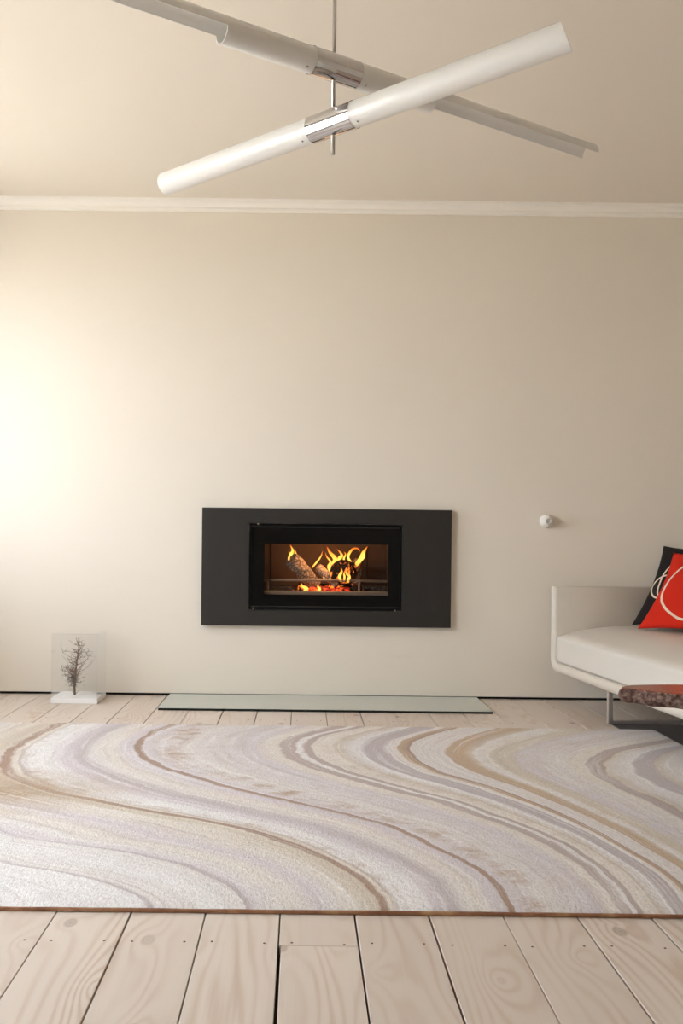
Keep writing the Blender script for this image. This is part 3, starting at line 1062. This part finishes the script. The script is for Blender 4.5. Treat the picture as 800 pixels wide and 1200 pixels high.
# ------------------------------------------------------------------ sofa
M['leather'] = plain('cream_leather', (0.68, 0.62, 0.535, 1), 0.45, var=0.02, scale=8.0)
M['leather_seat'] = plain('cream_leather_seat', (0.68, 0.64, 0.58, 1), 0.42, var=0.02, scale=8.0)
M['leg_steel'] = plain('satin_chrome', (0.86, 0.86, 0.88, 1), 0.32, 1.0, var=0.02)
SO = Vector((1.385, 4.985, 0.0))
SA = math.radians(6.5)
SL, SW = 2.05, 0.90
du = Vector((math.sin(SA), -math.cos(SA), 0))      # along the sofa, towards the camera
dw = Vector((math.cos(SA), math.sin(SA), 0))       # from front to back


def SP(u, wv, z):
    return SO + du * u + dw * wv + Vector((0, 0, z))


sofa = thing('cream_sofa', 'cream leather sofa with shell arms and chrome sled legs at the right', 'sofa', SP(SL / 2, SW / 2, 0))
# shell: arm - base - arm band in (u, z), swept front to back with rounded edges
TA, Z0, Z1, RC = 0.060, 0.185, 0.655, 0.075


def arc(cx, cz, r, a0, a1, n=7):
    return [(cx + r * math.cos(math.radians(a0 + (a1 - a0) * i / (n - 1))), cz + r * math.sin(math.radians(a0 + (a1 - a0) * i / (n - 1)))) for i in range(n)]


ri = RC - 0.050
outer = [(0.0, Z1)] + arc(RC, Z0 + RC, RC, 180, 270) + arc(SL - RC, Z0 + RC, RC, 270, 360) + [(SL, Z1)]
inner = [(TA, Z1)] + arc(TA + ri, Z0 + 0.056 + ri, ri, 180, 270) + arc(SL - TA - ri, Z0 + 0.056 + ri, ri, 270, 360) + [(SL - TA, Z1)]
bm = NB()
E_ = 0.022
secs = []
for po, pi_ in zip(outer, inner):
    po, pi_ = Vector(po), Vector(pi_)
    t = (pi_ - po).normalized()
    # rounded cross-section between outer and inner skin, front to back
    cs = [(po, E_), (po + t * E_ * 0.3, E_ * 0.3), (po + t * E_, 0.0), (pi_ - t * E_, 0.0), (pi_ - t * E_ * 0.3, E_ * 0.3), (pi_, E_),
          (pi_, SW - E_), (pi_ - t * E_, SW), (po + t * E_, SW), (po, SW - E_)]
    secs.append([bm.verts.new(SP(p.x, wv, p.y)) for p, wv in cs])
for a, b in zip(secs, secs[1:]):
    for i in range(len(a)):
        j = (i + 1) % len(a)
        bm.faces.new((a[i], a[j], b[j], b[i]))
bm.faces.new(secs[0])
bm.faces.new(secs[-1])
o = link('shell', bm, M['leather'], sofa, smooth=True)
o.modifiers.new('es', 'EDGE_SPLIT').split_angle = math.radians(50)


def rbox(bm, hx, hy, hz, r, cuts=14, dome=0.0, front=0.0):
    """rounded soft block centred at 0"""
    bmesh.ops.create_cube(bm, size=2.0)
    bmesh.ops.subdivide_edges(bm, edges=list(bm.edges), cuts=cuts, use_grid_fill=True)
    for v in bm.verts:
        p = Vector((v.co.x * hx, v.co.y * hy, v.co.z * hz))
        c = Vector((max(-hx + r, min(hx - r, p.x)), max(-hy + r, min(hy - r, p.y)), max(-hz + r, min(hz - r, p.z))))
        dd = p - c
        if dd.length > 1e-9:
            p = c + dd.normalized() * r
        if p.z > 0:
            ky = 1 - (1 - min(1.0, (p.y + hy) / 0.36)) ** 2
            p.z += dome * ky * (p.z / hz)
        v.co = p


def place(bm, u, wv, z):
    for v in bm.verts:
        p = v.co
        v.co = SP(u + p.x, wv + p.y, z + p.z)


bm = NB()
rbox(bm, (SL - 2 * TA) / 2 - 0.001, 0.418, 0.0725, 0.020, 30, 0.058)
place(bm, SL / 2, 0.424, Z0 + 0.057 + 0.0725)
link('seat_cushion', bm, M['leather_seat'], sofa, smooth=True)
bm = NB()
rbox(bm, (SL - 2 * TA) / 2 - 0.004, 0.028, 0.205, 0.022, 10)
place(bm, SL / 2, SW - 0.030, Z0 + 0.062 + 0.205)
link('backrest', bm, M['leather'], sofa, smooth=True)
for u in (0.565, SL - 0.565):
    bm = NB()

    def sb(u0, u1, w0, w1, z0, z1):
        r = bmesh.ops.create_cube(bm, size=1.0)
        for v in r['verts']:
            c = v.co
            v.co = SP(u0 if c.x < 0 else u1, w0 if c.y < 0 else w1, z0 if c.z < 0 else z1)
    sb(u - 0.011, u + 0.011, 0.076, 0.098, 0.0045, Z0 + 0.004)
    sb(u - 0.011, u + 0.011, 0.80, 0.822, 0.0045, Z0 + 0.004)
    sb(u - 0.011, u + 0.011, 0.098, 0.80, 0.0045, 0.020)
    sb(u - 0.011, u + 0.011, 0.098, 0.80, Z0 - 0.012, Z0 + 0.004)
    link('sled_leg', bm, M['leg_steel'], sofa)['label'] = 'chrome sled leg'


# cushions
def cushion_mat(name, base, rings):
    k = N(name)
    p = k.objco()
    c = base
    wv = k.noise(p, 300.0, 2.0, 0.6)
    col = k.mix(k.math('MULTIPLY', wv, 0.25), base, tuple(v * 0.7 for v in base[:3]) + (1.0,))
    wob = k.noise(p, 7.0, 1.0, 0.5)
    for (cx, cy, sx, sy, r, wd) in rings:
        m = k.mapping(p, loc=(-cx * sx, -cy * sy, 0), scale=(sx, sy, 0))
        ln = k.n('ShaderNodeVectorMath', operation='LENGTH')
        k.l(m, ln.inputs[0])
        e = k.math('ABSOLUTE', k.math('SUBTRACT', k.math('ADD', ln.outputs['Value'], k.math('MULTIPLY', k.math('SUBTRACT', wob, 0.5), 0.03)), r))
        on = k.math('LESS_THAN', e, wd / 2)
        col = k.mix(on, col, srgb(226, 208, 184))
    k.set(col, 0.85, 0.0, 0.2)
    k.bump(wv, 0.3, 0.002)
    return k.m


def cushion(name, bl, e1, lean, size, T, mat, label):
    """square pillow; bl = lower corner, e1 = lower edge direction, lean = up direction"""
    e1 = Vector(e1).normalized()
    e2 = Vector(lean)
    e2 = (e2 - e1 * e2.dot(e1)).normalized()
    n = e1.cross(e2)
    h = size / 2
    ctr = Vector(bl) + e1 * h + e2 * h
    bm = NB()
    K = 22
    g = {}
    for sd in (1, -1):
        for i in range(K + 1):
            for j in range(K + 1):
                x, y = -1 + 2 * i / K, -1 + 2 * j / K
                x, y = math.sin(x * math.pi / 2) * 0.35 + x * 0.65, math.sin(y * math.pi / 2) * 0.35 + y * 0.65
                edge = i in (0, K) or j in (0, K)
                if edge and sd == -1:
                    g[(sd, i, j)] = g[(1, i, j)]
                    continue
                th = T * ((1 - x * x) * (1 - y * y)) ** 0.42 * (1 + 0.08 * mnoise.noise(Vector((x * 2, y * 2, sd * 3.0))))
                px = x * h * (1 - 0.10 * (1 - y * y))
                py = y * h * (1 - 0.10 * (1 - x * x))
                g[(sd, i, j)] = bm.verts.new((px, py, 0 if edge else sd * th))
    for sd in (1, -1):
        for i in range(K):
            for j in range(K):
                q = [g[(sd, i, j)], g[(sd, i + 1, j)], g[(sd, i + 1, j + 1)], g[(sd, i, j + 1)]]
                if sd < 0:
                    q.reverse()
                try:
                    bm.faces.new(q)
                except ValueError:
                    pass
    o = link(name, bm, mat, None, smooth=True)
    o.matrix_world = Matrix((e1, e2, n)).transposed().to_4x4()
    o.location = ctr
    return tag(o, label, 'cushion', 'cushions on the sofa')


M['red'] = cushion_mat('red_cushion', srgb(208, 42, 22), [(0.0, 0.0, 1, 1, 0.20, 0.012)])
M['blackc'] = cushion_mat('black_cushion', srgb(40, 34, 32), [(0.02, 0.02, 1, 1, 0.21, 0.009), (-0.15, -0.02, 1, 1.0, 0.075, 0.010)])
cushion('red_cushion', (1.760, 4.68, 0.453), (0.62, -0.78, 0), (0.33, 0.235, 0.46), 0.53, 0.048, M['red'],
        'bright red cushion with a thin cream ring on the sofa')
cushion('black_cushion', (1.80, 4.87, 0.455), (0.62, -0.78, 0), (0.26, 0.205, 0.45), 0.535, 0.032, M['blackc'],
        'black cushion with cream line drawing tucked behind the red cushion')


# ------------------------------------------------------------------ live-edge slab table
def slab_top_mat():
    k = N('polished_red_wood')
    p = k.pos()
    f = k.noise(k.mapping(p, scale=(3.0, 14.0, 3.0)), 4.0, 4.0, 0.6)
    k.set(k.ramp(f, [(0.3, srgb(120, 58, 36)), (0.55, srgb(168, 86, 56)), (0.75, srgb(150, 70, 44))]), 0.22, 0.0, 0.5)
    return k.m


def bark_mat():
    k = N('rough_bark')
    p = k.pos()
    f = k.noise(p, 55.0, 5.0, 0.75)
    vo = k.n('ShaderNodeTexVoronoi')
    vo.inputs['Scale'].default_value = 48.0
    k.l(p, vo.inputs['Vector'])
    c = k.ramp(f, [(0.30, srgb(48, 36, 32)), (0.48, srgb(112, 84, 74)), (0.60, srgb(150, 128, 116)), (0.72, srgb(136, 74, 50))])
    k.set(c, 0.85, 0.0, 0.2)
    k.bump(k.math('ADD', f, vo.outputs['Distance']), 0.9, 0.012)
    return k.m


M['slab'] = slab_top_mat()
M['bark'] = bark_mat()
ol = [(1.112, 3.085), (1.125, 3.11), (1.165, 3.14), (1.23, 3.157), (1.36, 3.165), (1.46, 3.10), (1.50, 2.95), (1.51, 2.75), (1.50, 2.5),
      (1.47, 2.3), (1.42, 2.18), (1.36, 2.22), (1.33, 2.42), (1.345, 2.62), (1.35, 2.8), (1.33, 2.90), (1.275, 2.965), (1.225, 2.998), (1.185, 3.03), (1.14, 3.065)]
cx, cy = 1.36, 2.85
table = thing('slab_table', 'low live-edge wooden slab table with rough bark sides at the right edge', 'table', (1.42, 2.68, RZ))
dense = []
for i in range(len(ol)):
    p0, p1, p2, p3 = [Vector(ol[(i + q) % len(ol)]) for q in (-1, 0, 1, 2)]
    for s in range(5):
        t = s / 5
        dense.append(0.5 * ((2 * p1) + (p2 - p0) * t + (2 * p0 - 5 * p1 + 4 * p2 - p3) * t * t + (3 * p1 - p0 - 3 * p2 + p3) * t ** 3))
ZT, TT = 0.40, 0.052
levels = [(0.0, 0.0), (0.008, 0.010), (0.012, 0.024), (0.008, 0.036), (-0.002, 0.046), (-0.02, TT)]
bm = NB()
rings = []
for li, (outw, dz) in enumerate(levels):
    ring = []
    for i, p in enumerate(dense):
        a, b = dense[i - 1], dense[(i + 1) % len(dense)]
        t = (b - a).normalized()
        nrm = Vector((-t.y, t.x))
        ctrv = Vector((cx, cy)) - p
        if nrm.dot(ctrv) > 0 and False:
            nrm = -nrm
        nz = mnoise.noise(Vector((p.x * 30, p.y * 30, dz * 60))) * (0.006 if li else 0.001)
        q = p + nrm * (outw + nz)
        ring.append(bm.verts.new((q.x, q.y, ZT - dz + (mnoise.noise(Vector((p.x * 22, p.y * 22, 5))) * 0.006 if li > 2 else 0))))
    rings.append(ring)
for a, b in zip(rings, rings[1:]):
    for i in range(len(a)):
        j = (i + 1) % len(a)
        bm.faces.new((a[i], a[j], b[j], b[i]))
bot = bm.faces.new(rings[-1])
bmesh.ops.triangulate(bm, faces=[bot])
link('bark_edge', bm, M['bark'], table, smooth=True)
bm = NB()
vt = [bm.verts.new((p.x, p.y, ZT + 0.002)) for p in dense]
vb = [bm.verts.new((p.x, p.y, ZT - 0.003)) for p in dense]
ft = bm.faces.new(vt)
fb = bm.faces.new(vb)
for i in range(len(dense)):
    j = (i + 1) % len(dense)
    bm.faces.new((vt[i], vt[j], vb[j], vb[i]))
bmesh.ops.triangulate(bm, faces=[ft, fb])
link('slab_top', bm, M['slab'], table)['label'] = 'polished red-brown table top'
for (lx, ly) in ((1.40, 2.95), (1.42, 2.36)):
    bm = NB()
    tube(bm, [(lx, ly, RZ + 0.0015), (lx, ly, RZ + 0.01), (lx, ly, ZT - 0.045)], [0.05, 0.035, 0.03], 14)
    link('leg', bm, M['bark'], table, smooth=True)

# ------------------------------------------------------------------ thermostat knob on the wall
M['white_plastic'] = plain('white_plastic', (0.80, 0.77, 0.72, 1), 0.35, var=0.01)
ts = thing('wall_thermostat', 'small round white thermostat knob on the wall above the sofa', 'thermostat', (1.388, D, 1.019))


def lathe_y(bm, c, prof, seg=28):
    rings = []
    for (r, d) in prof:
        rings.append([bm.verts.new((c[0] + math.cos(2 * math.pi * q / seg) * r, c[1] - d, c[2] + math.sin(2 * math.pi * q / seg) * r)) for q in range(seg)])
    for a, b in zip(rings, rings[1:]):
        for q in range(seg):
            bm.faces.new((a[q], a[(q + 1) % seg], b[(q + 1) % seg], b[q]))
    bm.faces.new(rings[0])
    bm.faces.new(rings[-1])


bm = NB()
lathe_y(bm, (1.388, D, 1.019), [(0.034, 0.0005), (0.037, 0.008), (0.038, 0.022), (0.035, 0.040), (0.029, 0.054), (0.022, 0.061), (0.018, 0.062)])
link('housing', bm, M['white_plastic'], ts, smooth=True)
bm = NB()
lathe_y(bm, (1.388, D, 1.019), [(0.0185, 0.056), (0.0185, 0.067), (0.0165, 0.070), (0.0125, 0.070), (0.0105, 0.060), (0.004, 0.060)])
link('dial', bm, plain('dial_grey', (0.66, 0.63, 0.58, 1), 0.4), ts, smooth=False)

# ------------------------------------------------------------------ clear display case with a dried twig tree
M['acrylic'] = clear('clear_acrylic', (0.988, 0.99, 0.99, 1), 0.02, 1.3)
M['plinth'] = plain('white_plinth', (0.93, 0.93, 0.92, 1), 0.35, var=0.01)
CX0, CX1, CY0, CY1, CH = -1.340, -1.090, 4.828, 5.045, 0.372
case = thing('display_case', 'clear acrylic box on a white base standing on the floor by the wall', 'display case',
             ((CX0 + CX1) / 2, (CY0 + CY1) / 2, 0.0005))
bm = NB()
box(bm, CX0, CX1, CY0, CY1, 0.0005, 0.030, 0.0015)
link('base', bm, M['plinth'], case)
T = 0.005
for bb in ((CX0, CX1, CY0, CY0 + T, 0.0305, CH), (CX0, CX1, CY1 - T, CY1, 0.0305, CH), (CX0, CX0 + T, CY0 + T, CY1 - T, 0.0305, CH),
           (CX1 - T, CX1, CY0 + T, CY1 - T, 0.0305, CH), (CX0, CX1, CY0, CY1, CH + 0.0003, CH + T)):
    bm = NB()
    box(bm, *bb)
    link('panel', bm, M['acrylic'], case)

M['twig'] = plain('dry_twig', srgb(150, 124, 104), 0.9, var=0.25, scale=60.0)
M['tuft'] = plain('dry_tuft', srgb(128, 114, 112), 0.95, var=0.3, scale=80.0)
TX, TY = -1.235, 4.93
tree = thing('twig_tree', 'small dried twig tree standing inside the clear display case', 'dried plant', (TX, TY, 0.0305))
rt = random.Random(21)
bm = NB()
trunk = [(TX - 0.002, TY, 0.0305), (TX - 0.004, TY, 0.07), (TX, TY, 0.12), (TX + 0.004, TY, 0.18), (TX + 0.010, TY, 0.23), (TX + 0.016, TY + 0.005, 0.28), (TX + 0.018, TY, 0.325)]
tube(bm, trunk, [0.0066, 0.006, 0.0055, 0.005, 0.004, 0.0028, 0.0014], 7, jitter=0.12)
link('trunk', bm, M['twig'], tree, smooth=True)
bm = NB()
tf = NB()


def twig(p, d, ln, r, depth):
    pts = [p]
    q = p.copy()
    dd = d.normalized()
    for _ in range(4):
        dd = (dd + Vector((rt.uniform(-1, 1), rt.uniform(-1, 1), rt.uniform(-0.4, 0.8))) * 0.28).normalized()
        q = q + dd * ln / 4
        q.x = max(CX0 + 0.012, min(CX1 - 0.012, q.x))
        q.y = max(CY0 + 0.012, min(CY1 - 0.012, q.y))
        q.z = max(0.03, min(CH - 0.012, q.z))
        pts.append(q.copy())
    if any((a - b).length < 1e-5 for a, b in zip(pts, pts[1:])):
        return
    tube(bm, pts, [r, r * 0.85, r * 0.7, r * 0.5, r * 0.3], 5)
    if depth > 0:
        for _ in range(3):
            s = rt.choice(pts[1:])
            twig(s, Vector((rt.uniform(-1, 1), rt.uniform(-1, 1), rt.uniform(-0.3, 1))), ln * rt.uniform(0.35, 0.6), r * 0.6, depth - 1)


for z, n_, ln in ((0.10, 7, 0.060), (0.125, 9, 0.075), (0.155, 8, 0.080), (0.19, 7, 0.080), (0.225, 6, 0.075), (0.26, 5, 0.065), (0.30, 4, 0.05)):
    for _ in range(n_):
        t = next((i for i in range(len(trunk) - 1) if trunk[i][2] <= z <= trunk[i + 1][2]), 0)
        a_, b_ = Vector(trunk[t]), Vector(trunk[t + 1])
        pz = a_.lerp(b_, (z - a_.z) / (b_.z - a_.z))
        twig(pz, Vector((rt.uniform(-1, 1), rt.uniform(-1, 1), rt.uniform(0.0, 0.8))), ln * rt.uniform(0.7, 1.25), 0.0017, 2)
twig(Vector((TX + 0.003, TY, 0.15)), Vector((1, 0, 0.45)), 0.10, 0.0014, 1)
twig(Vector((TX - 0.002, TY, 0.035)), Vector((1, -0.2, 0.5)), 0.035, 0.0022, 0)
twig(Vector((TX - 0.002, TY, 0.035)), Vector((-1, 0.2, 0.4)), 0.022, 0.0018, 0)
o = link('branches', bm, M['twig'], tree, smooth=True)
o['kind'] = 'stuff'
for _ in range(420):
    a_ = rt.uniform(0, 6.283)
    rr = abs(rt.gauss(0, 0.022))
    z = rt.gauss(0.115, 0.02)
    p = Vector((TX - 0.012 + math.cos(a_) * rr, TY + math.sin(a_) * rr, z))
    e = p + Vector((rt.uniform(-1, 1), rt.uniform(-1, 1), rt.uniform(-1, 1))).normalized() * 0.010
    tube(tf, [p, e], [0.0009, 0.0004], 3, caps=False)
o = link('dry_tuft', tf, M['tuft'], tree)
o['kind'] = 'stuff'
